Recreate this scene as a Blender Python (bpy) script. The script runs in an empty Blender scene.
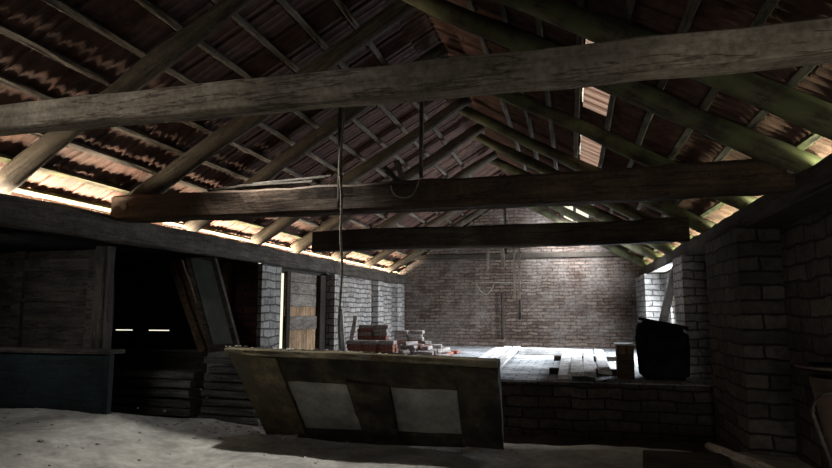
import bpy, bmesh, math, random
from mathutils import Vector, Matrix, noise
random.seed(7)
R = math.radians
COL = bpy.context.scene.collection
# ------------------------------------------------------------------ camera
F, VX, VY = 600.0, 572.0, 310.0
PITCH = math.atan((VY-234)/F)
YAW = math.atan((VX-416)/math.hypot(F, VY-234))
def ray(px, py):
    c = (px-416, -(py-234), F)
    y = c[2]*math.cos(PITCH)-c[1]*math.sin(PITCH); z = c[2]*math.sin(PITCH)+c[1]*math.cos(PITCH)
    return Vector((c[0]*math.cos(YAW)-y*math.sin(YAW), c[0]*math.sin(YAW)+y*math.cos(YAW), z))
def atY(px, py, Y): r = ray(px, py); return r*(Y/r.y)
def atX(px, py, X): r = ray(px, py); return r*(X/r.x)
def atZ(px, py, Z): r = ray(px, py); return r*(Z/r.z)
cam = bpy.data.cameras.new('camera'); cam.sensor_width = 36; cam.lens = F/832*36; cam.clip_start = .05
camo = bpy.data.objects.new('camera', cam); COL.objects.link(camo)
camo.rotation_euler = (R(90)+PITCH, 0, YAW)
bpy.context.scene.camera = camo
# ------------------------------------------------------------------ materials
def newmat(name):
    m = bpy.data.materials.new(name); m.use_nodes = True
    nt = m.node_tree; b = nt.nodes['Principled BSDF']; b.inputs['Specular IOR Level'].default_value = .25
    return m, nt, b
def N(nt, t, **kw):
    n = nt.nodes.new(t)
    for k, v in kw.items():
        if k in n.inputs: n.inputs[k].default_value = v
        else: setattr(n, k, v)
    return n
def ramp(nt, fac, stops):
    r = nt.nodes.new('ShaderNodeValToRGB'); e = r.color_ramp.elements
    while len(e) < len(stops): e.new(.5)
    for i, (p, c) in enumerate(stops): e[i].position = p; e[i].color = (*c, 1)
    nt.links.new(fac, r.inputs[0]); return r.outputs[0]
def mixc(nt, fac, a, b, mode='MIX'):
    m = nt.nodes.new('ShaderNodeMix'); m.data_type = 'RGBA'; m.blend_type = mode
    for s, v in ((0, fac), (6, a), (7, b)):
        if hasattr(v, 'is_linked'): nt.links.new(v, m.inputs[s])
        else: m.inputs[s].default_value = v if s == 0 else (*v, 1)
    return m.outputs[2]
def wood(name, dark, light, rough=.85, stretch=(1.2, 14, 14), moss=None, bump=.35, crack=True):
    m, nt, b = newmat(name); L = nt.links
    tc = N(nt, 'ShaderNodeTexCoord'); mp = N(nt, 'ShaderNodeMapping'); mp.inputs['Scale'].default_value = stretch
    oi = N(nt, 'ShaderNodeObjectInfo'); va = N(nt, 'ShaderNodeVectorMath', operation='SCALE')
    cb = N(nt, 'ShaderNodeCombineXYZ'); L.new(oi.outputs['Random'], cb.inputs[0]); L.new(oi.outputs['Random'], cb.inputs[1])
    L.new(cb.outputs[0], va.inputs[0]); va.inputs['Scale'].default_value = 37
    ad = N(nt, 'ShaderNodeVectorMath', operation='ADD')
    L.new(tc.outputs['Object'], ad.inputs[0]); L.new(va.outputs[0], ad.inputs[1]); L.new(ad.outputs[0], mp.inputs[0])
    n1 = N(nt, 'ShaderNodeTexNoise', Scale=2.2, Detail=8, Roughness=.65); L.new(mp.outputs[0], n1.inputs[0])
    n2 = N(nt, 'ShaderNodeTexNoise', Scale=2.5, Detail=4, Roughness=.6); L.new(ad.outputs[0], n2.inputs[0])
    c = ramp(nt, n1.outputs[0], [(.3, dark), (.72, light)])
    m2 = N(nt, 'ShaderNodeMapping'); m2.inputs['Scale'].default_value = tuple(q*.38 for q in stretch); L.new(ad.outputs[0], m2.inputs[0])
    n4 = N(nt, 'ShaderNodeTexNoise', Scale=1.6, Detail=6, Roughness=.6); L.new(m2.outputs[0], n4.inputs[0])
    ck = ramp(nt, n4.outputs[0], [(.482, (1, 1, 1)), (.498, (.35, .33, .3)), (.502, (.35, .33, .3)), (.518, (1, 1, 1))]); c = mixc(nt, 1.0 if crack else .0, c, ck, 'MULTIPLY')
    n5 = N(nt, 'ShaderNodeTexNoise', Scale=34.0, Detail=5, Roughness=.7); L.new(ad.outputs[0], n5.inputs[0])
    c = mixc(nt, 1.0, c, ramp(nt, n5.outputs[0], [(.32, (.6, .6, .6)), (.6, (1.12, 1.12, 1.12))]), 'MULTIPLY')
    k = ramp(nt, n2.outputs[0], [(.3, (.45, .43, .42)), (.65, (1.1, 1.1, 1.1))])
    c = mixc(nt, 1.0, c, k, 'MULTIPLY')
    if moss:
        n3 = N(nt, 'ShaderNodeTexNoise', Scale=4.0, Detail=5); L.new(ad.outputs[0], n3.inputs[0])
        f = ramp(nt, n3.outputs[0], [(.42, (0, 0, 0)), (.6, (1, 1, 1))]); c = mixc(nt, f, c, moss)
    L.new(c, b.inputs['Base Color']); b.inputs['Roughness'].default_value = rough
    bp = N(nt, 'ShaderNodeBump', Strength=bump, Distance=.02); L.new(n1.outputs[0], bp.inputs['Height']); L.new(bp.outputs[0], b.inputs['Normal'])
    return m
def brick(name, plane, c1, c2, mortar, bw=.36, bh=.13, patch=None, plaster=None):
    m, nt, b = newmat(name); L = nt.links
    tc = N(nt, 'ShaderNodeTexCoord'); sp = N(nt, 'ShaderNodeSeparateXYZ'); L.new(tc.outputs['Object'], sp.inputs[0])
    cb = N(nt, 'ShaderNodeCombineXYZ')
    if plane == 'X': L.new(sp.outputs[1], cb.inputs[0]); L.new(sp.outputs[2], cb.inputs[1])
    elif plane == 'Y': L.new(sp.outputs[0], cb.inputs[0]); L.new(sp.outputs[2], cb.inputs[1])
    elif plane == 'XY':
        s = N(nt, 'ShaderNodeMath', operation='ADD'); L.new(sp.outputs[0], s.inputs[0]); L.new(sp.outputs[1], s.inputs[1])
        L.new(s.outputs[0], cb.inputs[0]); L.new(sp.outputs[2], cb.inputs[1])
    else: L.new(sp.outputs[0], cb.inputs[0]); L.new(sp.outputs[1], cb.inputs[1])
    nz = N(nt, 'ShaderNodeTexNoise', Scale=3.0, Detail=3); L.new(tc.outputs['Object'], nz.inputs[0])
    sc = N(nt, 'ShaderNodeVectorMath', operation='SCALE'); sc.inputs['Scale'].default_value = .09; L.new(nz.outputs['Color'], sc.inputs[0])
    ad = N(nt, 'ShaderNodeVectorMath', operation='ADD'); L.new(cb.outputs[0], ad.inputs[0]); L.new(sc.outputs[0], ad.inputs[1])
    bt = nt.nodes.new('ShaderNodeTexBrick'); L.new(ad.outputs[0], bt.inputs[0])
    bt.inputs['Scale'].default_value = 1; bt.inputs['Brick Width'].default_value = bw; bt.inputs['Row Height'].default_value = bh
    bt.inputs['Mortar Size'].default_value = .013; bt.inputs['Mortar Smooth'].default_value = .35; bt.inputs['Bias'].default_value = -.1
    bt.inputs['Color1'].default_value = (*c1, 1); bt.inputs['Color2'].default_value = (*c2, 1); bt.inputs['Mortar'].default_value = (*mortar, 1)
    n2 = N(nt, 'ShaderNodeTexNoise', Scale=1.3, Detail=7, Roughness=.65); L.new(tc.outputs['Object'], n2.inputs[0])
    n3 = N(nt, 'ShaderNodeTexNoise', Scale=16.0, Detail=6, Roughness=.7); L.new(tc.outputs['Object'], n3.inputs[0])
    c = bt.outputs['Color']
    if patch:
        f = ramp(nt, n2.outputs[0], [(.44, (0, 0, 0)), (.6, (1, 1, 1))]); c = mixc(nt, f, c, mixc(nt, .55, c, patch))
    k = ramp(nt, n3.outputs[0], [(.3, (.5, .5, .5)), (.7, (1.25, 1.25, 1.25))]); c = mixc(nt, 1.0, c, k, 'MULTIPLY')
    k = ramp(nt, n2.outputs[0], [(.3, (.55, .55, .55)), (.65, (1.1, 1.1, 1.1))]); c = mixc(nt, 1.0, c, k, 'MULTIPLY')
    L.new(c, b.inputs['Base Color']); b.inputs['Roughness'].default_value = .93
    h = N(nt, 'ShaderNodeMath', operation='MULTIPLY_ADD'); L.new(bt.outputs['Fac'], h.inputs[0]); h.inputs[1].default_value = -1.3
    h2 = N(nt, 'ShaderNodeMath', operation='MULTIPLY'); L.new(n3.outputs[0], h2.inputs[0]); h2.inputs[1].default_value = 1.2
    L.new(h2.outputs[0], h.inputs[2])
    bp = N(nt, 'ShaderNodeBump', Strength=.9, Distance=.03); L.new(h.outputs[0], bp.inputs['Height']); L.new(bp.outputs[0], b.inputs['Normal'])
    return m
def plain(name, a, b_, scale=6, rough=.9, bump=.3, dist=.02, detail=8, transl=None):
    m, nt, b = newmat(name); L = nt.links
    tc = N(nt, 'ShaderNodeTexCoord'); n1 = N(nt, 'ShaderNodeTexNoise', Scale=float(scale), Detail=detail, Roughness=.65); L.new(tc.outputs['Object'], n1.inputs[0])
    n2 = N(nt, 'ShaderNodeTexNoise', Scale=scale*.23, Detail=4); L.new(tc.outputs['Object'], n2.inputs[0])
    c = ramp(nt, n1.outputs[0], [(.3, a), (.7, b_)])
    k = ramp(nt, n2.outputs[0], [(.35, (.65, .65, .65)), (.65, (1.1, 1.1, 1.1))]); c = mixc(nt, 1.0, c, k, 'MULTIPLY')
    L.new(c, b.inputs['Base Color']); b.inputs['Roughness'].default_value = rough
    bp = N(nt, 'ShaderNodeBump', Strength=bump, Distance=dist); L.new(n1.outputs[0], bp.inputs['Height']); L.new(bp.outputs[0], b.inputs['Normal'])
    if transl:
        t = N(nt, 'ShaderNodeBsdfTranslucent'); t.inputs[0].default_value = (*transl, 1)
        mx = N(nt, 'ShaderNodeMixShader'); mx.inputs[0].default_value = .6
        L.new(b.outputs[0], mx.inputs[1]); L.new(t.outputs[0], mx.inputs[2])
        L.new(mx.outputs[0], nt.nodes['Material Output'].inputs[0])
    return m
M = dict(
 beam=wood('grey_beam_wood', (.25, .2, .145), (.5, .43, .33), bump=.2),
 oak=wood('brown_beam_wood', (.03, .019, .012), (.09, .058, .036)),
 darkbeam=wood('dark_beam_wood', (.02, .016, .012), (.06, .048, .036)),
 plate=wood('plate_wood', (.035, .03, .025), (.115, .1, .084)),
 log=wood('log_wood', (.028, .022, .016), (.09, .075, .054)),
 moss=wood('mossy_log_wood', (.035, .03, .019), (.1, .09, .055), moss=(.085, .09, .042)),
 batten=wood('batten_wood', (.05, .045, .035), (.13, .11, .09)),
 board=wood('grey_board_wood', (.38, .37, .36), (.72, .71, .7), stretch=(1.2, 9, 9), crack=False),
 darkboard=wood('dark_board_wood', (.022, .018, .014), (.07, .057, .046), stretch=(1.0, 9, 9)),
 lumber=wood('lumber_wood', (.06, .055, .05), (.3, .29, .27), stretch=(1.0, 9, 16)),
 tan=wood('tan_door_wood', (.36, .22, .12), (.62, .43, .27), stretch=(10, 10, 1.0)),
 greydoor=wood('grey_door_wood', (.15, .13, .11), (.34, .3, .26), stretch=(1.0, 2, 12)),
 brownwood=wood('brown_frame_wood', (.07, .042, .025), (.17, .105, .06), stretch=(9, 9, 1.0)),
 olive=wood('old_painted_wood', (.065, .052, .03), (.19, .155, .09), stretch=(4, 4, 4), moss=(.06, .052, .034), crack=False),
 shadeolive=wood('shaded_olive_wood', (.025, .021, .014), (.08, .068, .04), stretch=(4, 4, 3), moss=(.012, .01, .008), crack=False),  # darker copy of olive: shade on the hatch face put into colour
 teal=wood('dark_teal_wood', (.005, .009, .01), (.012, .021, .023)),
 black=plain('black_bin_and_shade', (.006, .006, .007), (.02, .019, .018), 9),
 pane=plain('dusty_pane', (.19, .19, .17), (.3, .3, .265), 14, bump=.15),
 glass=plain('dusty_glass', (.11, .125, .12), (.18, .2, .19), 5, rough=.5, bump=.05),
 tile=plain('roof_tile', (.035, .019, .015), (.11, .058, .044), 9),
 glowtile=plain('daylit_look_tile', (.35, .22, .18), (.6, .45, .4), 9, transl=(.75, .55, .5)),  # daylit tiles: their brightness is put into a paler, translucent colour
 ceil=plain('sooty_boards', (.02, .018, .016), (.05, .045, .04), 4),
 dust=plain('dusty_screed', (.24, .23, .205), (.42, .405, .37), 12, bump=.8, dist=.02),
 rubble=plain('pit_rubble', (.04, .035, .03), (.11, .1, .09), 9, bump=.8, dist=.05),
 rope=plain('rope', (.13, .115, .09), (.3, .27, .22), 40, bump=.8),
 iron=plain('iron', (.012, .01, .009), (.035, .028, .022), 20, rough=.7),
 rust=plain('rusty_iron', (.028, .018, .013), (.07, .045, .032), 14, rough=.75),
 paper=plain('pale_board', (.5, .53, .56), (.7, .73, .76), 5),
 pole=wood('pale_pole_wood', (.25, .21, .16), (.5, .43, .34)),
 redbrick=plain('red_brick', (.14, .055, .04), (.3, .13, .1), 14, bump=.5),
 greybrick=plain('dusty_brick', (.16, .13, .12), (.42, .38, .36), 14, bump=.5),
)
BR = dict(
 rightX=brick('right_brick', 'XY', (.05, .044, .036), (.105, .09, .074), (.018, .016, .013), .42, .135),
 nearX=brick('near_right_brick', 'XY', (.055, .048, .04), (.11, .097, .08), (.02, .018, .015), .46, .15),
 paleX=brick('pale_brick', 'X', (.33, .31, .295), (.56, .54, .51), (.12, .11, .105), .29, .1, patch=(.25, .19, .16)),
 paleXY=brick('pale_pier_brick', 'XY', (.3, .285, .27), (.46, .44, .42), (.12, .11, .105), .34, .12),
 gable=brick('gable_brick', 'Y', (.09, .056, .042), (.19, .14, .11), (.045, .036, .03), .27, .085, patch=(.15, .135, .125)),
 redY=brick('dark_red_brick', 'Y', (.085, .033, .024), (.14, .058, .044), (.05, .035, .03), .3, .11),
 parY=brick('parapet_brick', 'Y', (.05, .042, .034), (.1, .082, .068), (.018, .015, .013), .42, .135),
 floor=brick('brick_paving', 'Z', (.25, .26, .27), (.4, .41, .43), (.07, .07, .075), .3, .2, patch=(.5, .5, .5)),
)
# ------------------------------------------------------------------ helpers
def link(name, bm, mat, parent=None, smooth=False, mw=None):
    me = bpy.data.meshes.new(name); bm.normal_update(); bm.to_mesh(me); bm.free()
    for mm in (mat if isinstance(mat, (list, tuple)) else [mat]): me.materials.append(mm)
    if smooth: me.polygons.foreach_set('use_smooth', [True]*len(me.polygons))
    o = bpy.data.objects.new(name, me); COL.objects.link(o)
    if parent is not None: o.parent = parent
    if mw is not None: o.matrix_basis = mw
    return o
def tag(o, label, cat, group=None, kind=None):
    o['label'] = label; o['category'] = cat
    if group: o['group'] = group
    if kind: o['kind'] = kind
    return o
def struct(name, bm, mat, parent=None, label=None, cat=None):
    o = link(name, bm, mat, parent)
    if parent is None:
        o['kind'] = 'structure'
        if label: o['label'] = label; o['category'] = cat
    return o
def empty(name, loc=(0, 0, 0)):
    o = bpy.data.objects.new(name, None); COL.objects.link(o); o.location = loc; o.empty_display_size = .2; return o
def box(bm, lo, hi, mi=0):
    x0, y0, z0 = lo; x1, y1, z1 = hi
    v = [bm.verts.new(p) for p in ((x0,y0,z0),(x1,y0,z0),(x1,y1,z0),(x0,y1,z0),(x0,y0,z1),(x1,y0,z1),(x1,y1,z1),(x0,y1,z1))]
    fs = []
    for q in ((0,3,2,1),(4,5,6,7),(0,1,5,4),(1,2,6,5),(2,3,7,6),(3,0,4,7)):
        f = bm.faces.new([v[i] for i in q]); f.material_index = mi; fs.append(f)
    return v
def bx(lo, hi): bm = bmesh.new(); box(bm, lo, hi); return bm
def frame(p0, p1, up=(0, 0, 1)):
    p0 = Vector(p0); p1 = Vector(p1); x = (p1-p0).normalized(); y = Vector(up).cross(x)
    if y.length < 1e-4: y = Vector((0, 1, 0)).cross(x)
    y.normalize(); z = x.cross(y)
    m = Matrix((x, y, z)).transposed().to_4x4(); m.translation = (p0+p1)/2
    return m, (p1-p0).length
def rough_bar(length, w, h, seg=None, amp=.006, freq=3.0, ch=.12, seed=None, taper=0, rnd=0):
    """bar along local X with softly chamfered, uneven section"""
    if seed is None: seed = random.uniform(0, 99)
    seg = seg or max(4, int(length/.16)); bm = bmesh.new()
    if rnd:
        prof = [(math.cos(2*math.pi*k/rnd)*w/2, math.sin(2*math.pi*k/rnd)*h/2) for k in range(rnd)]
    else:
        c = min(w, h)*ch; a, b = w/2, h/2
        prof = [(a-c, -b), (a, -b+c), (a, 0), (a, b-c), (a-c, b), (0, b), (-a+c, b), (-a, b-c), (-a, 0), (-a, -b+c), (-a+c, -b), (0, -b)]
    rings = []
    for i in range(seg+1):
        t = i/seg; x = (t-.5)*length; k = 1-taper*t
        wob = Vector((0, noise.noise((x*.5, seed, 1))*amp*3, noise.noise((x*.5, seed, 7))*amp*3))
        ring = []
        for (y, z) in prof:
            n = noise.noise((x*freq, y*9+seed, z*9))*amp*2 + noise.noise((x*9, y*20+seed, z*20))*amp*.7
            r = math.hypot(y, z) or 1
            ring.append(bm.verts.new((x+(noise.noise((y*30, z*30, seed))*.01 if i in (0, seg) else 0), y*k+y/r*n+wob.y, z*k+z/r*n+wob.z)))
        rings.append(ring)
    n = len(prof)
    for i in range(seg):
        for j in range(n):
            bm.faces.new((rings[i][j], rings[i+1][j], rings[i+1][(j+1) % n], rings[i][(j+1) % n]))
    bm.faces.new(rings[0]); bm.faces.new(list(reversed(rings[-1])))
    bmesh.ops.recalc_face_normals(bm, faces=bm.faces[:])
    return bm
def bar(name, p0, p1, w, h, mat, up=(0, 0, 1), parent=None, **kw):
    m, L = frame(p0, p1, up); rd = kw.get('rnd', 0)
    return link(name, rough_bar(L, w, h, **kw), mat, parent, smooth=bool(rd), mw=m)
ORD = ['first', 'second', 'third', 'fourth', 'fifth', 'sixth', 'seventh', 'eighth', 'ninth', 'tenth', 'eleventh', 'twelfth', 'thirteenth']
# ------------------------------------------------------------------ dimensions
XL, XR, XC, YF = -4.4, 1.65, -1.375, 15.8
YB = -2.2
TAN = .62
def roofz(x, off=0): return 1.215 + TAN*(3.025-abs(x-XC)) + off
FZ = -.93
# ------------------------------------------------------------------ near floor (dusty slab)
edge_pts = []
for (px, py, z) in [(-60,405,-.99), (0,408,-1.0), (60,410,-1.01), (122,413,-1.03), (180,417,-1.12), (215,419,-1.17), (245,425,-1.22), (268,431,-1.26), (380,436,-1.29), (503,442,-1.3), (600,447,-1.3), (700,452,-1.3), (840,456,-1.3)]:
    p = atZ(px, py, z); edge_pts.append((p.x, p.y, z))
def interp(x, i):
    if x <= edge_pts[0][0]: return edge_pts[0][i]
    for a, b in zip(edge_pts, edge_pts[1:]):
        if x <= b[0]: return a[i]+(b[i]-a[i])*(x-a[0])/(b[0]-a[0])
    return edge_pts[-1][i]
def slab_z(x, y):
    z = interp(x, 2); n = noise.noise((x*1.1, y*1.1, 3))*.035+noise.noise((x*3.3, y*3.3, 9))*.014+noise.noise((x*11, y*11, 5))*.006
    return z + n
bm = bmesh.new(); NX, NY = 130, 90; g = []
for i in range(NX+1):
    x = -7.6 + 9.7*i/NX; ye = interp(x, 1)+noise.noise((x*4, 0, 0))*.05+noise.noise((x*13, 3, 0))*.02; row = []
    for j in range(NY+1):
        t = j/NY; t = 1-(1-t)**1.5; y = YB+(ye-YB)*t; row.append(bm.verts.new((x, y, slab_z(x, y))))
    row.append(bm.verts.new((x+.01, ye+.02, slab_z(x, ye)-.06))); row.append(bm.verts.new((x, ye-.02, -1.6))); row.append(bm.verts.new((x, ye-.02, -2.0)))
    g.append(row)
for i in range(NX):
    for j in range(NY+3): bm.faces.new((g[i][j], g[i+1][j], g[i+1][j+1], g[i][j+1]))
o = struct('floor', bm, M['dust']); o.data.polygons.foreach_set('use_smooth', [True]*len(o.data.polygons))
# crumbs of mortar on the slab
bm = bmesh.new()
for k in range(260):
    if k < 120: x = random.gauss(-3.0, .5); y = interp(x, 1)-abs(random.gauss(0, .3))-.05
    else: x = random.uniform(-5.5, 1.2); y = random.uniform(3.1, 5.9)
    s = random.uniform(.004, .016)*(1.5 if random.random() < .1 else 1)
    bmesh.ops.create_icosphere(bm, subdivisions=1, radius=s, matrix=Matrix.Translation((x, y, slab_z(x, y)+s*.4)) @ Matrix.Diagonal((1.3, 1, .7, 1)))
tag(link('mortar_crumbs', bm, M['dust']), 'loose mortar crumbs scattered over the dusty slab', 'rubble', kind='stuff')
# pit floor and far floor
bm = bmesh.new(); g = [[bm.verts.new((-7.6+.25*i, 5.0+.22*j, -1.62+noise.noise((i*.5, j*.5, 0))*.06)) for j in range(16)] for i in range(40)]
for i in range(39):
    for j in range(15): bm.faces.new((g[i][j], g[i+1][j], g[i+1][j+1], g[i][j+1]))
struct('floor', bm, M['rubble'])
bm = bx((-4.6, 8.3, -1.15), (2.6, YF+.1, FZ)); struct('floor', bm, BR['floor'])
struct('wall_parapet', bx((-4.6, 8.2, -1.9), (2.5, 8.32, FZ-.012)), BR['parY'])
# ------------------------------------------------------------------ walls
# right: near wall, projecting pilaster, recess, bays
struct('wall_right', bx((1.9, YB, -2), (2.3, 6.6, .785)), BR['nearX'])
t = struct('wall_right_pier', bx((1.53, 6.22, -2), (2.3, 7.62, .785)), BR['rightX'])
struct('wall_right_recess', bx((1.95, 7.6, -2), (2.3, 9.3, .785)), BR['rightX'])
for k, (y0, y1) in enumerate(((9.3, 10.1), (13.9, 14.7))):
    struct('wall_right_pier', bx((1.55, y0, -1.1), (2.3, y1, .785)), BR['paleXY'])
struct('wall_right_bay', bx((2.0, 14.7, -1.1), (2.3, YF, .785)), BR['paleXY'])
struct('wall_right_bay', bx((1.95, 10.1, -1.1), (2.3, 11.2, .785)), BR['paleXY'])
struct('wall_right_bay', bx((1.95, 11.2, -1.1), (2.3, 13.2, -.5)), BR['paleXY'])
struct('wall_right_bay', bx((1.95, 13.2, -1.1), (2.3, 13.9, .785)), BR['paleXY'])
struct('wall_right_bay', bx((1.55, 15.1, -1.1), (2.3, YF, .785)), BR['paleXY'])
struct('wall_right_light_cap', bx((1.6, YB, .77), (2.3, YF, .79)), M['darkbeam'])  # cap added to block sky light between wall top and plate
# left
struct('wall_left_pier', bx((-4.85, 8.0, -2), (XL, 8.45, .68)), BR['paleXY'])
bm = bx((-4.95, 7.985, -2), (XL-.07, 8.0, .8)); struct('wall_aisle_red', bm, BR['redY'])
struct('wall_left_pier', bx((XL-.04, 8.45, -2), (XL, 8.6, .68)), BR['paleXY'])
struct('wall_left', bx((-4.75, 10.42, -1.2), (XL, YF, .68)), BR['paleX'])
for y0 in (10.42, 13.0, 14.6):
    struct('wall_left_pilaster', bx((XL-.02, y0, FZ-.02), (XL+.16, y0+(.22 if y0 < 11 else .42), .66)), BR['paleXY'])
struct('wall_left_lintel', bx((-4.75, 8.78, .62), (XL-.1, 10.42, .7)), M['ceil'])
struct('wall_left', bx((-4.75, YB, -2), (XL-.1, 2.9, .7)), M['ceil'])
# aisle beyond the left plate
def plankwall(axis, a0, a1, z0, z1, c, gaps=(), ph=.21, th=.04):
    bm = bmesh.new(); z = z0
    while z < z1:
        h = ph*random.uniform(.85, 1.15); zt = min(z+h, z1); gp = .004
        for gz in gaps:
            if z < gz < zt: gp = .016; zt = gz
        d = random.uniform(-.012, .012)
        if axis == 'Y': box(bm, (a0, c+d, z), (a1, c+th+d, zt-(0 if gp < .01 else gp)))
        else: box(bm, (c+d, a0, z), (c+th+d, a1, zt-(0 if gp < .01 else gp)))
        z = zt
    return bm
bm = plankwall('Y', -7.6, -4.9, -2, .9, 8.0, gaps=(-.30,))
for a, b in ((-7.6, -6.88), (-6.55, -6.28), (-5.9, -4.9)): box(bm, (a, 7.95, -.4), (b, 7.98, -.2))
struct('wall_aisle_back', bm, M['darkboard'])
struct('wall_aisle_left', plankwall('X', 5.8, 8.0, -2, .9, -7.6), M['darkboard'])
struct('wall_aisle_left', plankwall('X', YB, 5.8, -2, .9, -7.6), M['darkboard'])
struct('ceiling_aisle', bx((-7.6, YB, .70), (XL-.12, 8.0, .74)), M['black'])  # coloured black to stand in for shade under the aisle ceiling
M['black'].node_tree.nodes['Principled BSDF'].inputs['Specular IOR Level'].default_value = 0
struct('wall_back', bx((-7.7, YB-.1, -2), (2.4, YB, 3.6)), M['ceil'])
# partition of wide boards
pt = tag(empty('board_partition', (-6.3, 5.85, -1.1)), 'dark boarded partition with a framed panel, behind the low teal front at left', 'partition')
def sub(name, bm, mat, parent):
    bm.transform(Matrix.Translation(-parent.location)); return link(name, bm, mat, parent)
sub('boards', plankwall('Y', -7.5, -5.22, -1.1, .74, 5.85, ph=.3), M['darkboard'], pt)
sub('frame_stile', bx((-6.5, 5.79, -1.1), (-6.36, 5.85, .74)), M['darkboard'], pt)
sub('frame_stile', bx((-5.42, 5.79, -1.1), (-5.28, 5.85, .74)), M['darkboard'], pt)
sub('frame_rail', bx((-6.36, 5.80, .46), (-5.42, 5.85, .6)), M['darkboard'], pt)
sub('frame_rail', bx((-6.36, 5.80, .1), (-5.42, 5.85, .14)), M['darkboard'], pt)
# far gable wall (pentagon) with door-less brick
bm = bmesh.new()
prof = [(-4.8, -1.2), (2.3, -1.2), (2.3, .84), (XC, roofz(XC, -.01)), (-4.8, .84+.02)]
fr = [bm.verts.new((x, YF, z)) for x, z in prof]; bk = [bm.verts.new((x, YF+.3, z)) for x, z in prof]
bm.faces.new(fr); bm.faces.new(list(reversed(bk)))
for i in range(5): bm.faces.new((fr[i], bk[i], bk[(i+1) % 5], fr[(i+1) % 5]))
bmesh.ops.recalc_face_normals(bm, faces=bm.faces[:]); struct('wall_gable', bm, BR['gable'])
sub_l = struct('wall_gable_ledge', bx((-4.3, YF-.1, 1.34), (1.5, YF, 1.46)), M['darkbeam'])
struct('wall_gable_pier', bx((-1.6, YF-.06, 1.46), (-1.35, YF, 2.8)), BR['gable'])
# ------------------------------------------------------------------ roof tiles
HC = .306; TW = .19
def slope(side):
    bm = bmesh.new()
    prof = [(0, .03), (.002, .0), (.07, -.016), (.14, 0), (.32, .012), (.5, -.004), (.57, -.018), (.64, -.004), (.82, .012), (.998, 0), (1, .03)]
    k = 0; xe = 1.97 if side > 0 else -4.69
    while True:
        # k-th course: from lower edge xa to upper edge xb
        xa = xe - side*HC*k; xb = xe - side*HC*(k+1)
        if (xb-XC)*side < 0: xb = XC
        if (xa-XC)*side < .03: break
        for j in range(int((YF+.25-YB)/TW)+1):
            y0 = YB+j*TW; ym = y0+TW/2
            sky = side > 0 and k == 5 and ((4.5 < ym < 6.3) or (7.2 < ym < 11.5))
            if side > 0 and k == 5 and 12.9 < ym < 15.3: continue
            if side > 0 and k == 6 and 12.9 < ym < 15.6: continue
            if side < 0 and (k, j) in ((7, 46),): continue
            la = random.uniform(-.012, .012); dz = (.006 if j % 2 else -.001)+random.uniform(-.002, .002)
            lo, hi, lip = [], [], []; opened = random.random() < .006
            dxa = side*(.03+random.uniform(0, .02)); cut = side*.045 if sky else 0
            for (u, h) in prof:
                hh = h*(1.3 if side > 0 else .45)
                lo.append(bm.verts.new((xa+dxa, y0-.006+u*(TW+.012)+la*.2, roofz(xa+dxa)+hh+.022+dz)))
                if not opened: lip.append(bm.verts.new((xa+dxa, y0+u*TW+la*.3, roofz(xa+dxa)+hh*.6-.004)))
                hi.append(bm.verts.new((xb+cut, y0-.006+u*(TW+.012), roofz(xb+cut)+hh+.0+dz)))
            for a in range(len(prof)-1):
                f = bm.faces.new((lo[a], lo[a+1], hi[a+1], hi[a])); f.material_index = 1 if sky else 0
                if lip: bm.faces.new((lo[a+1], lo[a], lip[a], lip[a+1]))
        k += 1
    return bm
o = struct('ceiling_left', slope(-1), [M['tile'], M['glowtile']]); o = struct('ceiling_right', slope(1), [M['tile'], M['glowtile']])
bm = bmesh.new()
for a, b in ((-.22, 0), (0, .22)):
    v = [bm.verts.new(p) for p in ((XC+a, YB, roofz(XC+a)+.06), (XC+b, YB, roofz(XC+b)+.06), (XC+b, YF+.3, roofz(XC+b)+.06), (XC+a, YF+.3, roofz(XC+a)+.06))]
    bm.faces.new(v)
struct('ceiling_ridge', bm, M['tile'])
# battens
for side, nm in ((-1, 'left'), (1, 'right')):
    for k in range(0, 10):
        x = (1.97 if side > 0 else -4.69)-side*(HC*k+.01); 
        if k == 0: x -= side*.05
        if abs(x-XC) < .1: x = XC+side*.12
        z = roofz(x)-.028
        o = bar('roof_batten', (x, YB+.1, z), (x, YF+.2, z), .055, .035, M['batten'] if k > 1 else M['moss'], up=(-side*TAN, 0, 1) if False else (TAN*side, 0, 1), seg=90, amp=.004, ch=.08)
        tag(o, f'{"sawn" if k > 1 else "mossy"} tile batten on the {nm} roof slope, {ORD[k]} up from the eaves', 'batten', f'tile battens of the {nm} roof slope')
# rafters (round logs)
LY = [1.2, 2.5, 3.83, 5.19, 6.35, 7.95, 9.3, 11.06, 13.03, 14.6]
RY = [1.3, 2.7, 4.05, 4.9, 6.42, 8.25, 9.6, 11.17, 12.89, 14.9]
for side, YS, nm in ((-1, LY, 'left'), (1, RY, 'right')):
    vis = 0
    for i, y in enumerate(YS):
        xf = XL-.12 if side < 0 else XR+.12; dz = -.135
        ya = y; yb = y+random.uniform(-.06, .06)
        d = .19 if y > 3 else .17
        d *= random.uniform(.9, 1.08)
        pf = Vector((xf, ya, roofz(xf)+dz)); pr = Vector((XC-side*.1, yb+side*.07, roofz(XC)+dz-.05))
        o = bar('rafter_log', pf, pr, d, d, M['moss'] if side > 0 and i > 1 else M['log'], rnd=14, amp=.012, freq=1.4, taper=.2)
        tag(o, f'round log rafter on the {nm} roof slope, {ORD[i]} from the near gable', 'rafter', f'log rafters of the {nm} slope')
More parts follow.
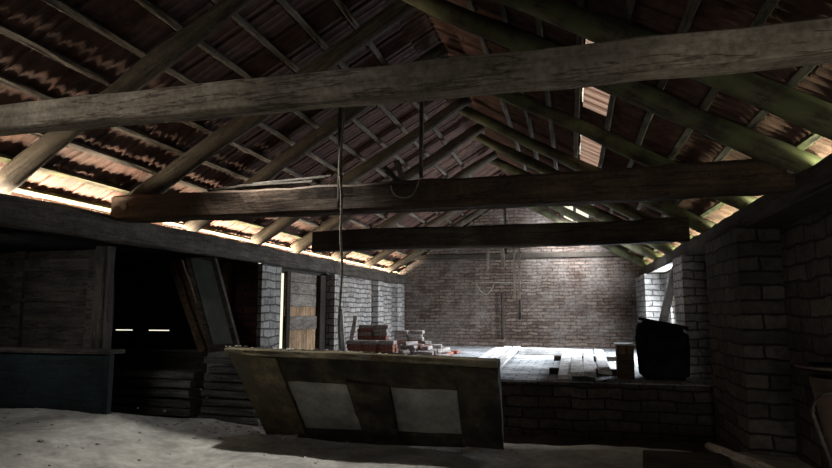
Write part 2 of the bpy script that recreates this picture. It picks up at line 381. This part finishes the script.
# ridge beam pieces, wall plates
o = bar('wall_plate', (XL, YB+.1, .80), (XL, YF, .80), .18, .25, M['plate'], seg=120, amp=.008)
tag(o, 'long squared timber plate along the left wall carrying the rafter feet', 'beam')
o = bar('wall_plate', (XR+.06, YB+.1, .89), (XR+.06, YF, .89), .17, .2, M['darkbeam'], seg=120, amp=.008)
tag(o, 'long squared timber plate on the right brick wall under the rafters', 'beam')
# tie beams
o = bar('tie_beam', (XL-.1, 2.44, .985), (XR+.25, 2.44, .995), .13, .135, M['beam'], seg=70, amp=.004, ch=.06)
tag(o, 'nearest tie beam, weathered grey and cracked, crossing the whole top of the view', 'beam', 'tie beams across the attic')
ra = atY(350, 55, 2.36)
bt = tag(empty('tie_beam', (-1.35, 5.0, 1.0)), 'middle tie beam, dark brown squared timber with a bolt at each end', 'beam', 'tie beams across the attic')
def sb(name, p0, p1, w, h, mat, parent, **kw):
    l = parent.location; return bar(name, Vector(p0)-l, Vector(p1)-l, w, h, mat, parent=parent, **kw)
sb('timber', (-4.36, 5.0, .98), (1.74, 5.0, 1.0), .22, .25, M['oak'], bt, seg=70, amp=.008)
for p in ((-4.2, 4.87, 1.0), (1.6, 4.87, 1.03)):
    sb('bolt_head', p, (p[0], p[1]+.05, p[2]), .07, .07, M['beam'], bt, rnd=10, seg=4, amp=.001)
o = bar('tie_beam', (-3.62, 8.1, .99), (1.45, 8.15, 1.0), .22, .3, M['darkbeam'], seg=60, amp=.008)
tag(o, 'farthest tie beam, nearly black squared timber against the lit gable', 'beam', 'tie beams across the attic')
# post under left plate and others in the aisle
o = bar('timber_post', (-4.86, 5.42, -1.05), (-4.86, 5.42, .68), .15, .15, M['darkboard'], seg=16)
tag(o, 'upright squared timber post standing under the left plate beside the teal front', 'post')
o = bar('timber_post', (-5.55, 6.3, -1.6), (-5.55, 6.3, .74), .1, .1, M['darkboard'], seg=16)
tag(o, 'thin upright post in the dark bay between partition and leaning frame', 'post')
o = bar('timber_post', (-4.88, 7.85, -1.4), (-4.88, 7.85, .74), .1, .12, M['brownwood'], seg=16)
tag(o, 'reddish brown upright post in front of the dark red brick pier', 'post')
# low teal boarded front
tf = tag(empty('trough_front', (-5.2, 5.15, -1.05)), 'low dark teal boarded front with a flat top ledge, at the left edge', 'trough')
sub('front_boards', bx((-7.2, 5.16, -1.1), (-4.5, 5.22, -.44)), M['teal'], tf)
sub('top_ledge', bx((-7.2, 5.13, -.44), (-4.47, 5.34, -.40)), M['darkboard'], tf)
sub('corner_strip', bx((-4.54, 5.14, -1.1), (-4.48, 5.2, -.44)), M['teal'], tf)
# ------------------------------------------------------------------ lumber stack in the pit
def stack(x0, x1, y0, y1, zb, zt, th, labelpos, dx=.0, skew=0):
    z = zb; i = 0; rows = []
    while z < zt-.5*th:
        rows.append(z); z += th
    n = len(rows)
    for i, z in enumerate(rows):
        a = random.uniform(-.07, .07); b = random.uniform(-.06, .06); s = random.uniform(-.025, .025)
        o = bar('timber_board', (x0+a, y0+.15+s+i*.012, z+th*.45+skew), (x1+b, y0+.15-s+i*.012, z+th*.45-random.uniform(0, .02)), .3, th*.8, M['lumber'], seg=24, amp=.006)
        nm = 'bottom' if i == 0 else ('top' if i == n-1 else ORD[i]+' from the bottom')
        tag(o, f'rough grey board in the {labelpos} lumber stack, {nm}', 'board', f'boards in the {labelpos} lumber stack')
stack(-6.15, -4.66, 6.75, 7.1, -1.56, -.72, .115, 'wider left')
stack(-4.6, -3.75, 6.85, 7.2, -1.5, -.56, .1, 'narrower right')
# boards lying flat on the pit ground
for i, (a, b) in enumerate((((-4.9, 6.35), (-3.0, 6.55)), ((-4.8, 6.55), (-2.9, 6.8)), ((-4.6, 6.2), (-3.1, 6.28)))):
    o = bar('loose_board', (a[0], a[1], -1.46+.04*i), (b[0], b[1], -1.45+.04*i), .18, .03, M['lumber'], seg=12)
    tag(o, f'loose grey board lying flat in the pit before the lumber, {("middle", "farthest", "nearest")[i]} of three', 'board', 'loose boards in the pit')
# low dark bench behind lumber (dark band above left stack)
o = link('plank_crate', bx((-6.2, 7.15, -1.6), (-4.7, 7.6, -.55)), M['darkboard'])
tag(o, 'dark plank crate behind the left lumber stack in the shadowed bay', 'crate')
# leaning door frame with dusty glass
def quadpanel(p, q, r, s, th, inset, name, label, mats, extra=None):
    """frame between four corners (TL,TR,BR,BL) with a pane; parts stiles, rails, pane"""
    e = tag(empty(name, (p+q+r+s)/4), label, 'frame')
    nrm = (q-p).cross(s-p).normalized()
    def pt(u, v): return (p*(1-u)+q*u)*(1-v)+(s*(1-u)+r*u)*v
    def slab(nm, u0, v0, u1, v1, off, t, mat):
        bm = bmesh.new(); c = [pt(u0, v0), pt(u1, v0), pt(u1, v1), pt(u0, v1)]
        f = [bm.verts.new(x+nrm*(off-t/2)) for x in c]; b = [bm.verts.new(x+nrm*(off+t/2)) for x in c]
        bm.faces.new(f); bm.faces.new(b[::-1])
        for i in range(4): bm.faces.new((f[i], b[i], b[(i+1) % 4], f[(i+1) % 4]))
        bmesh.ops.recalc_face_normals(bm, faces=bm.faces[:]); bmesh.ops.subdivide_edges(bm, edges=bm.edges[:], cuts=5, use_grid_fill=True)
        for v in bm.verts:
            n = noise.noise(v.co*6)*.008; v.co += nrm*n + Vector((0, 0, noise.noise(v.co*11+Vector((3, 3, 3)))*.006))
        return sub(nm, bm, mat, e)
    iu, iv = inset
    slab('stile', 0, 0, iu, 1, 0, th, mats[0]); slab('stile', 1-iu, 0, 1, 1, 0, th, mats[0])
    slab('top_rail', iu, 0, 1-iu, iv, 0, th, mats[0]); slab('bottom_rail', iu, 1-iv, 1-iu, 1, 0, th, mats[0])
    slab('pane', iu, iv, 1-iu, 1-iv, 0, th*.3, mats[1])
    return e, slab
quadpanel(atY(184, 250, 7.15), atY(216, 258, 7.0), atY(240, 349, 6.75), atY(211, 352, 6.75), .05, (.15, .06), 'door_leaf',
          'narrow door leaf with dusty grey glass leaning on the right lumber stack', (M['plate'], M['glass']))
# outer brown frame behind
df = tag(empty('door_frame', atY(185, 300, 7.2)), 'empty brown door frame leaning behind the glazed leaf', 'frame')
for nm, a, b in (('jamb', (169, 251, 7.3), (203, 352, 6.95)), ('jamb', (176, 251, 7.35), (211, 352, 7.0)), ('head', (167, 250, 7.3), (190, 252, 7.25))):
    sb(nm, atY(*a), atY(*b), .1, .05, M['brownwood'], df, up=(0, 1, 0), seg=12)
# ------------------------------------------------------------------ tan plank door in left wall
d = tag(empty('plank_door', (XL, 9.5, -.93)), 'plank door with pale tan lower boards and grey upper boards in the left brick wall', 'door')
for i, (z0, z1, mt) in enumerate(((.47, .62, 'greydoor'), (.27, .46, 'greydoor'), (.06, .26, 'greydoor'))):
    sub('upper_board', bx((XL-.12, 8.98, z0), (XL-.08, 10.14, z1)), M[mt], d)
sub('light_backing', bx((XL-.15, 8.98, -.95), (XL-.125, 10.14, .62)), M['darkbeam'], d)  # added behind the boards to stop light leaking through their gaps
sub('middle_board', bx((XL-.13, 8.98, -.10), (XL-.085, 10.14, .055)), M['tan'], d)
sub('cross_board', bx((XL-.11, 8.98, -.33), (XL-.06, 10.14, -.105)), M['greydoor'], d)
for i in range(6):
    y0 = 8.98+i*.1935; sub('lower_board', bx((XL-.12, y0+.004, -.95), (XL-.08, y0+.189, -.335)), M['tan'], d)
fr_ = tag(empty('door_surround', (XL, 9.5, -.93)), 'dark timber surround of the plank door in the left wall', 'door frame')
sub('jamb', bx((XL-.05, 8.86, -.95), (XL-.02, 8.98, .62)), M['darkbeam'], fr_)
sub('jamb', bx((XL-.15, 10.14, -.95), (XL-.0, 10.4, .62)), M['darkbeam'], fr_)
# ------------------------------------------------------------------ foreground leaning panel
TL, TR = atY(229, 350, 5.0), atY(498, 364, 5.0)
BL, BR_ = atZ(267, 436, -1.28), atZ(504, 446, -1.28)
e = tag(empty('timber_hatch', (-1.9, 5.6, -1.28)), 'old painted timber hatch with two pale dusty infills leaning at the slab edge', 'panel')
nrm = (TR-TL).cross(BL-TL).normalized()
if nrm.y > 0: nrm = -nrm
def PP(u, v): return (TL*(1-u)+TR*u)*(1-v)+(BL*(1-u)+BR_*u)*v
def inv(px, py):   # point of the panel plane seen at a pixel
    r = ray(px, py); k = TL.dot(nrm)/r.dot(nrm); return r*k
def poly(nm, pts, off, t, mat, cuts=7, amp=.012):
    bm = bmesh.new(); n = len(pts)
    f = [bm.verts.new(x+nrm*off) for x in pts]; b = [bm.verts.new(x+nrm*(off-t)) for x in pts]
    bm.faces.new(f); bm.faces.new(b[::-1])
    for i in range(n): bm.faces.new((f[i], b[i], b[(i+1) % n], f[(i+1) % n]))
    bmesh.ops.recalc_face_normals(bm, faces=bm.faces[:])
    bmesh.ops.subdivide_edges(bm, edges=bm.edges[:], cuts=cuts, use_grid_fill=True)
    for v in bm.verts:
        v.co += Vector((noise.noise(v.co*7), noise.noise(v.co*7+Vector((5, 0, 0))), noise.noise(v.co*7+Vector((0, 5, 0)))))*amp
    return sub(nm, bm, mat, e)
I = inv
poly('left_stile', [I(229,352), I(276,357), I(306,432), I(268,434)], .02, .09, M['olive'])
poly('top_rail', [I(274,356), I(460,364), I(458,391), I(282,381)], .0, .08, M['shadeolive'], cuts=9)
poly('middle_stile', [I(346,380), I(389,384), I(400,440), I(366,438)], .03, .08, M['shadeolive'])
poly('right_stile', [I(455,363), I(499,366), I(504,446), I(464,443)], .04, .1, M['shadeolive'])
poly('bottom_rail', [I(300,429), I(466,436), I(466,446), I(296,440)], .02, .08, M['shadeolive'])
poly('infill_board', [I(282,380), I(349,382), I(367,433), I(303,431)], -.02, .03, M['pane'], amp=.004)
poly('infill_board', [I(387,386), I(457,389), I(465,439), I(398,436)], -.02, .03, M['pane'], amp=.004)
# thick top cap
cap0, cap1 = TL+Vector((-.02, .05, .0)), TR+Vector((.0, .05, .0))
sb('top_cap', cap0, cap1, .22, .06, M['olive'], e, seg=30, amp=.009)
for u in (.12, .88):
    p = PP(u, .12)+Vector((0, .12, 0)); sb('rear_prop', p, (p.x, 6.02, -1.36), .07, .07, M['shadeolive'], e, seg=10)
# lumps of mortar lying on cap: sub-part-like stuff
bm = bmesh.new()
for k in range(46):
    t = random.random()**1.8; p = cap0.lerp(cap1, t); s = random.uniform(.006, .018)
    bmesh.ops.create_icosphere(bm, subdivisions=1, radius=s, matrix=Matrix.Translation(p+Vector((0, random.uniform(-.08, .08), .035))) @ Matrix.Diagonal((1.5, 1, .6, 1)))
tag(link('mortar_bits', bm, M['dust']), 'bits of mortar and grit lying on the top of the leaning timber hatch', 'rubble', kind='stuff')
# ------------------------------------------------------------------ far floor things
def plank(p0, p1, w, h, label, group, mat='board', name='floor_plank', z=None, roll=0):
    o = bar(name, p0, p1, w, h, M[mat], up=(roll, 0, 1), seg=16, amp=.004); tag(o, label, 'plank', group); return o
ends = [(565, 377, 567, 347), (577, 376, 577, 347), (590, 375, 587, 346), (605, 374, 597, 346)]
for i, (a, b, c, d_) in enumerate(ends):
    zt = FZ+.125; p0 = atZ(a, b, zt); p1 = atZ(c, d_, zt)
    p1 = p0+(p1-p0).normalized()*min((p1-p0).length, 4.6); p1.z = zt; p0.z = zt+.02*(i % 2)
    plank(p0, p1, .165, .05, f'pale dusty plank lying on the brick paving beside the dark drum, {ORD[i]} from the left', 'planks lying beside the dark drum', roll=random.uniform(-.15, .15))
for i, (a, b, c, d_) in enumerate([(466, 370, 499, 348), (478, 371, 508, 347), (490, 372, 517, 347)]):
    zt = FZ+.05+.02*i; p0 = atZ(a, b, zt); p1 = atZ(c, d_, zt); plank(p0, p1, .17, .04, f'pale plank slanting across the paving behind the timber hatch, {ORD[i]} from the left', 'slanting planks behind the hatch')
# bearers under the plank bundle
for i, y in enumerate((9.2, 11.6)):
    plank((-.35, y, FZ+.05), (.75, y, FZ+.05), .09, .09, f'short bearer under the four pale planks, {("near", "far")[i]} one', 'bearers under the pale planks', mat='darkboard', name='bearer_strip')
pa, pb = atZ(520, 351, FZ+.07), atZ(592, 353, FZ+.07)
plank(pa, pb, .14, .14, 'squared timber lying across the paving near the gable wall', None, name='floor_timber')
# low brick kerb by gable
struct('trim_1', bx((-4.2, YF-.3, FZ), (1.5, YF, FZ+.16)), BR['gable'])
# dark drum / box on right
bm = bmesh.new()
P = [(-.29, 0), (.3, 0), (.33, .5), (.3, .66), (-.26, .8), (-.33, .6)]
f = [bm.verts.new((x, -.25, z)) for x, z in P]; b = [bm.verts.new((x, .25, z)) for x, z in P]
bm.faces.new(f); bm.faces.new(b[::-1])
for i in range(6): bm.faces.new((f[i], b[i], b[(i+1) % 6], f[(i+1) % 6]))
bmesh.ops.recalc_face_normals(bm, faces=bm.faces[:]); bmesh.ops.bevel(bm, geom=bm.edges[:], offset=.05, segments=3, affect='EDGES')
dr = tag(empty('feed_bin', (1.18, 8.95, FZ)), 'bulky black bin with a sloping lid at the end of the brick parapet', 'bin')
link('bin_body', bm, M['black'], dr)
bar('lid_board', (-.27, 0, .81), (.32, 0, .69), .4, .04, M['black'], parent=dr, seg=8)
# small brown box with pale top
bxo = tag(empty('wooden_box', (.68, 8.95, FZ)), 'small brown wooden box with a pale sheet on top beside the black bin', 'box')
bm = bx((-.1, -.15, 0), (.12, .15, .45)); bmesh.ops.bevel(bm, geom=bm.edges[:], offset=.008, segments=1, affect='EDGES'); link('box_body', bm, M['oak'], bxo)
bm = bx((-.115, -.16, .45), (.14, .17, .47)); link('pale_sheet', bm, M['paper'], bxo)
bm = bx((-.1, -.165, .33), (.12, -.15, .45)); link('front_flap', bm, M['brownwood'], bxo)
# leaning planks by right window bay
for i, (a, b) in enumerate((((663, 322, 10.15), (676, 268, 10.7)), ((667, 322, 10.35), (669, 275, 10.9)))):
    p0 = atY(*a); p1 = atY(*b); dd = (p1-p0).normalized(); p0 = p0-dd*((p0.z-FZ-.02)/dd.z)
    o = bar('leaning_plank', p0, p1, .13 if i == 0 else .06, .03, M['board'], up=(0, 1, 0), seg=12)
    tag(o, ('wide pale plank' if i == 0 else 'thin pale strip')+' leaning against the right brick wall behind the black bin', 'plank')
# iron pole on gable and hanging things
o = bar('iron_rod', (-1.74, YF-.14, -.75), (-1.74, YF-.14, .45), .06, .06, M['iron'], rnd=8, seg=8, amp=.002); tag(o, 'dark upright iron rod standing against the gable wall', 'rod')
for i, (a, b, Y, w, lab) in enumerate([
    ((488, 244), (488, 270), 8.4, .035, 'short pale lath hanging below the farthest tie beam, leftmost'),
    ((502, 244), (503, 268), 8.4, .05, 'short whitish strip hanging below the farthest tie beam'),
    ((514, 244), (514.5, 300), 8.4, .022, 'long thin cord hanging below the farthest tie beam before the gable'),
    ((519, 244), (520, 320), 8.4, .035, 'longest pale lath hanging below the farthest tie beam before the gable')]):
    o = bar('hanging_lath', atY(*a, Y), atY(*b, Y), w, w*.5, M['board'], up=(0, 1, 0), seg=10, amp=.003); tag(o, lab, 'lath', 'laths hanging before the gable')
# wires on gable
def wire(name, pts, r, mat, label, cat):
    cu = bpy.data.curves.new(name, 'CURVE'); cu.dimensions = '3D'; cu.bevel_depth = r; cu.bevel_resolution = 2
    s = cu.splines.new('NURBS'); s.points.add(len(pts)-1); s.use_endpoint_u = True; s.order_u = 3
    for q, p in zip(s.points, pts): q.co = (*p, 1)
    tmp = bpy.data.objects.new('tmp', cu); COL.objects.link(tmp); dg = bpy.context.evaluated_depsgraph_get()
    me = bpy.data.meshes.new_from_object(tmp.evaluated_get(dg)); bpy.data.objects.remove(tmp)
    me.materials.clear(); me.materials.append(mat); o = bpy.data.objects.new(name, me); COL.objects.link(o); return tag(o, label, cat)
wire('wire', [atY(472, 283, 15.79), atY(500, 282, 15.79), atY(535, 283, 15.79)], .012, M['rope'], 'thin horizontal wire in front of the gable brickwork', 'wire')
wire('rope', [atY(476, 284, 15.79), atY(480, 292, 15.79), atY(489, 296, 15.79), atY(494, 284, 15.79)], .012, M['rope'], 'small loop of cord drooping from the gable wire', 'cord')
wire('rope', [atY(391, 186, 4.86), atY(392, 196, 4.84), atY(408, 199, 4.84), atY(417, 190, 4.84), atY(420, 176, 4.86)], .005, M['rope'], 'thin slack cord drooping from the middle tie beam', 'cord')
# hanging rope: twisted
hr = []; a = atY(342, 92, 4.72); b = atY(340, 349, 4.72)
for i in range(50):
    t = i/49; p = a.lerp(b, t); hr.append(p+Vector((noise.noise((t*5, 0, 0))*.025, noise.noise((t*5, 4, 0))*.02, 0)))
wire('hanging_rope', hr, .011, M['rope'], 'long grey rope hanging from the roof in front of the middle tie beam', 'rope')
a = atY(342, 84, 4.76); b = atY(340, 208, 4.76)
o = bar('hanging_pole', a, b, .045, .045, M['log'], rnd=8, seg=14, amp=.005); tag(o, 'thin grey pole hanging beside the rope above the middle tie beam', 'pole')
o = bar('hanging_pole', atY(421, 98, 6.2), atY(420, 178, 6.2), .05, .04, M['batten'], seg=14, amp=.005); tag(o, 'short dark hanging batten over the middle tie beam near the ridge', 'pole')
# bundle of sticks and a wood scrap on middle tie beam
for i in range(6):
    a = Vector((-3.3+.1*i+random.uniform(-.05, .05), 4.95+.03*(i % 3), 1.13+.022*(i//2))); b = a+Vector((random.uniform(.55, .85), random.uniform(-.05, .05), random.uniform(-.01, .05)))
    o = bar('stick', a, b, .035, .02, M['batten'], seg=8, amp=.003)
    tag(o, f'grey stick in the bundle lying on the middle tie beam, {ORD[i]} from the left', 'stick', 'stick bundle on the middle tie beam')
for i, (a, b) in enumerate((((385, 168), (400, 183)), ((397, 162), (404, 182)))):
    o = bar('wood_scrap', atY(*a, 4.98), atY(*b, 4.98), .07, .04, M['batten'], seg=8); tag(o, f'short wood scrap tilted on the middle tie beam, {("left", "right")[i]} of the pair', 'scrap', 'wood scraps on the middle tie beam')
# ------------------------------------------------------------------ brick piles on the left of the far floor
def mkbrick(mat):
    bm = bx((-.15, -.07, -.035), (.15, .07, .035)); bmesh.ops.bevel(bm, geom=bm.edges[:], offset=.008, segments=1, affect='EDGES')
    me = bpy.data.meshes.new('brick'); bm.to_mesh(me); bm.free(); me.materials.append(mat); return me
bmesh_r, bmesh_g = mkbrick(M['redbrick']), mkbrick(M['greybrick'])
def bk(me, x, y, z, rz, label, group, tilt=0):
    o = bpy.data.objects.new('loose_brick', me); COL.objects.link(o); o.location = (x, y, z); o.rotation_euler = (tilt, tilt*.5, rz)
    tag(o, label, 'brick', group)
base = Vector((-4.0, 11.0, FZ))
for lv in range(5):
    for i in range(3):
        for j in range(2):
            bk(bmesh_r if lv in (2, 3) else bmesh_g, -4.02+i*.31+random.uniform(-.02, .02), 10.95+j*.17, FZ+.036+.071*lv, random.uniform(-.06, .06),
               'brick in the low wide red stack beside the plank door', 'bricks of the low wide stack')
for lv in range(9):
    for i in range(2):
        bk(bmesh_g if random.random() < .5 else bmesh_r, -3.95+i*.31+random.uniform(-.03, .03), 11.35, FZ+.036+.071*lv+(.0), random.uniform(-.12, .12),
           'brick in the tallest stack against the left wall', 'bricks of the tallest stack')
for lv in range(7):
    for i in range(2):
        bk(bmesh_g if random.random() < .6 else bmesh_r, -3.55+i*.31+random.uniform(-.03, .03), 12.6, FZ+.036+.071*lv, random.uniform(-.12, .12),
           'brick in the dark stack behind the tumbled heap', 'bricks of the rear stack')
placed = []
for lv, (n, sx, sy) in enumerate(((26, .62, 1.0), (16, .45, .62), (9, .28, .36), (4, .15, .18))):
    t = 0
    while n and t < 900:
        t += 1; x = -3.02+random.uniform(-1, 1)*sx; y = 11.85+random.uniform(-1, 1)*sy
        if x < -3.25 and y < 11.6: continue
        if x < -3.0 and y > 12.35: continue
        if any(q[2] == lv and math.hypot(q[0]-x, q[1]-y) < .30 for q in placed): continue
        placed.append((x, y, lv)); n -= 1
        bk(bmesh_g if random.random() < .75 else bmesh_r, x, y, FZ+.04+.078*lv, random.uniform(0, 3.1), 'dusty brick in the tumbled heap on the far floor', 'bricks of the tumbled heap', tilt=random.uniform(-.08, .08))
for i, (x0, x1, Y) in enumerate(((336, 337, 10.75), (341, 343, 10.8), (351, 358, 11.2))):
    p0 = atY(x0+(2 if i < 2 else -3), 352 if i < 2 else 350, Y); p0.z = FZ+.01; p1 = atY(x1-2, (312, 309, 316)[i], Y+.1); p1.x = min(p1.x, XL+.2+.15*i)
    o = bar('leaning_plank', p0, p1, .08, .025, M['board'], up=(0, 1, 0), seg=8); tag(o, f'pale lath leaning on the left brick wall beside the door, {ORD[i]} from the door', 'lath', 'laths leaning beside the plank door')
# ------------------------------------------------------------------ right foreground things
p0 = atZ(708, 449, -1.24); p1 = atZ(775, 474, -1.2)
o = bar('round_pole', p0+Vector((0, 0, .02)), p1+(p1-p0)*.6+Vector((0, 0, .02)), .075, .075, M['pole'], rnd=12, seg=14, amp=.004); tag(o, 'pale round wooden pole lying on the slab at bottom right', 'pole')
a, b, c, d_ = [atZ(x, y, -1.25) for x, y in ((643, 454), (728, 458), (738, 480), (643, 480))]
bm = bmesh.new(); lo = [bm.verts.new((*p.xy, -1.27)) for p in (a, b, c, d_)]; hi = [bm.verts.new((*p.xy, -1.215)) for p in (a, b, c, d_)]
bm.faces.new(lo); bm.faces.new(hi)
for i in range(4): bm.faces.new((lo[i], lo[(i+1) % 4], hi[(i+1) % 4], hi[i]))
bmesh.ops.recalc_face_normals(bm, faces=bm.faces[:]); tag(link('flat_sheet', bm, M['darkboard']), 'dark flat board lying on the slab at the bottom edge', 'board')
# hopper with hoop handle at right edge
hp = tag(empty('metal_hopper', (1.5, 4.3, -1.2)), 'dark rusty metal hopper with a flat rim and curved hoop at the right edge', 'hopper')
def lathe(prof, n=28, sx=1, sy=1):
    bm = bmesh.new(); rr = [[bm.verts.new((r*math.cos(2*math.pi*k/n)*sx, r*math.sin(2*math.pi*k/n)*sy, z)) for k in range(n)] for r, z in prof]
    for A, B in zip(rr, rr[1:]):
        for k in range(n): bm.faces.new((A[k], A[(k+1) % n], B[(k+1) % n], B[k]))
    bm.faces.new(rr[0][::-1]); return bm
o = link('bowl', lathe([(.05, 0), (.09, .05), (.14, .45), (.2, .82), (.19, .82), (.13, .46)]), M['rust'], hp, smooth=True); o.location = (.12, 0, -.03)
o = link('rim', lathe([(.2, 0), (.27, .005), (.275, .02), (.2, .025)]), M['rust'], hp); o.location = (.12, 0, .84)
def strap(pts, w, parent, name, mat):
    bm = bmesh.new(); prev = None
    for p in pts:
        a_ = [bm.verts.new(Vector(p)+Vector(q)) for q in ((0, -w/2, 0), (0, w/2, 0), (.012, w/2, .012), (.012, -w/2, .012))]
        if prev:
            for i in range(4): bm.faces.new((prev[i], prev[(i+1) % 4], a_[(i+1) % 4], a_[i]))
        else: bm.faces.new(a_)
        prev = a_
    bm.faces.new(prev[::-1]); bmesh.ops.recalc_face_normals(bm, faces=bm.faces[:]); return link(name, bm, mat, parent)
pts = []
for k in range(25):
    t = k/24
    if t < .4: an = math.pi*(1-t/.4*.85)*1.0; pts.append((-.08+.1*math.cos(an), -.27, .6+.12*math.sin(an)+.0))
    else: s = (t-.4)/.6; pts.append((.01+.16*s, -.27+.1*s, .654-.62*s))
left = [(-.18+.16*s, -.27, .6-.6*s) for s in [i/10 for i in range(10, 0, -1)]]
strap(left+pts[:10], .03, hp, 'hoop', M['plate']); strap(pts[8:], .03, hp, 'brace', M['rust'])
# bolts / loops on the nearest tie beam are carved by the wood; a wedge scar
# ------------------------------------------------------------------ lights
def area(name, loc, tgt, sx, sy, power, color, spread=180):
    l = bpy.data.lights.new(name, 'AREA'); l.shape = 'RECTANGLE'; l.size = sx; l.size_y = sy; l.energy = power; l.color = color; l.spread = R(spread)
    o = bpy.data.objects.new(name, l); COL.objects.link(o); o.location = loc
    o.rotation_euler = (Vector(tgt)-Vector(loc)).to_track_quat('-Z', 'Y').to_euler(); return o
# daylight under the eaves, between plate and tile ends
o = area('eave_light', (-4.7, 9.35, .79), (-4.2, 9.35, 2), .1, 13, 920, (1, .82, .6)); o.rotation_euler = (0, R(-162), 0); o.data.spread = R(120)
o = area('eave_light', (1.95, 9.35, .83), (1.5, 9.35, 2), .1, 13, 430, (.95, 1, .68)); o.rotation_euler = (0, R(160), 0); o.data.spread = R(120)
# daylight from opening in the right bay and the roof hole, plus a fill
area('bay_light', (1.9, 12.2, .35), (-2.5, 12.3, -.4), 1.8, 1.0, 440, (.84, .92, 1))
area('far_fill_light', (0.0, 12.5, 1.7), (-.5, 12.8, -1), 1.5, 4, 250, (.86, .93, 1), 120)  # fill lamp added overhead to brighten the far floor
area('gable_hole_light', (.25, 14.6, 1.8), (.1, 15.8, 1.75), .8, .4, 110, (.9, .95, 1), 120)
# soft light from behind the camera, then added fills and an overhead spot
area('rear_light', (-3.5, .9, 1.95), (-2.4, 2.5, .9), .8, .6, 46, (1, .98, .92))
area('slab_light', (-2.7, .7, 1.3), (-2.6, 3.4, -1.3), 1.2, .8, 8, (1, .98, .93))
area('roof_fill', (-1.4, 9.5, -.2), (-1.4, 10.5, 3), 2, 5, 14, (1, .85, .72))
area('aisle_fill', (-5.4, 4.1, .35), (-5.3, 7, -.7), .8, .5, 5, (.97, 1, .97), 140)  # fill added out of view to brighten the lumber bay
area('right_fill', (.6, .2, -.5), (1.85, 6, -.5), .8, .6, 9, (1, .97, .9), 90)  # fill added to lift the dark right wall and parapet
l = bpy.data.lights.new('overhead_spot', 'SPOT'); l.energy = 370; l.spot_size = R(95); l.spot_blend = .8; l.shadow_soft_size = .06; l.color = (1, .98, .93)
o = bpy.data.objects.new('overhead_spot', l); COL.objects.link(o); o.location = (-2.7, 4.72, 2.0); o.rotation_euler = (Vector((-2.2, 4.5, -1.3))-o.location).to_track_quat('-Z', 'Y').to_euler()
w = bpy.data.worlds.new('world'); bpy.context.scene.world = w; w.use_nodes = True
w.node_tree.nodes['Background'].inputs[0].default_value = (1, .93, .74, 1); w.node_tree.nodes['Background'].inputs[1].default_value = 1.2
sc = bpy.context.scene; sc.view_settings.view_transform = 'Standard'; sc.view_settings.exposure = 0
sc.cycles.use_denoising = True; sc.cycles.max_bounces = 6
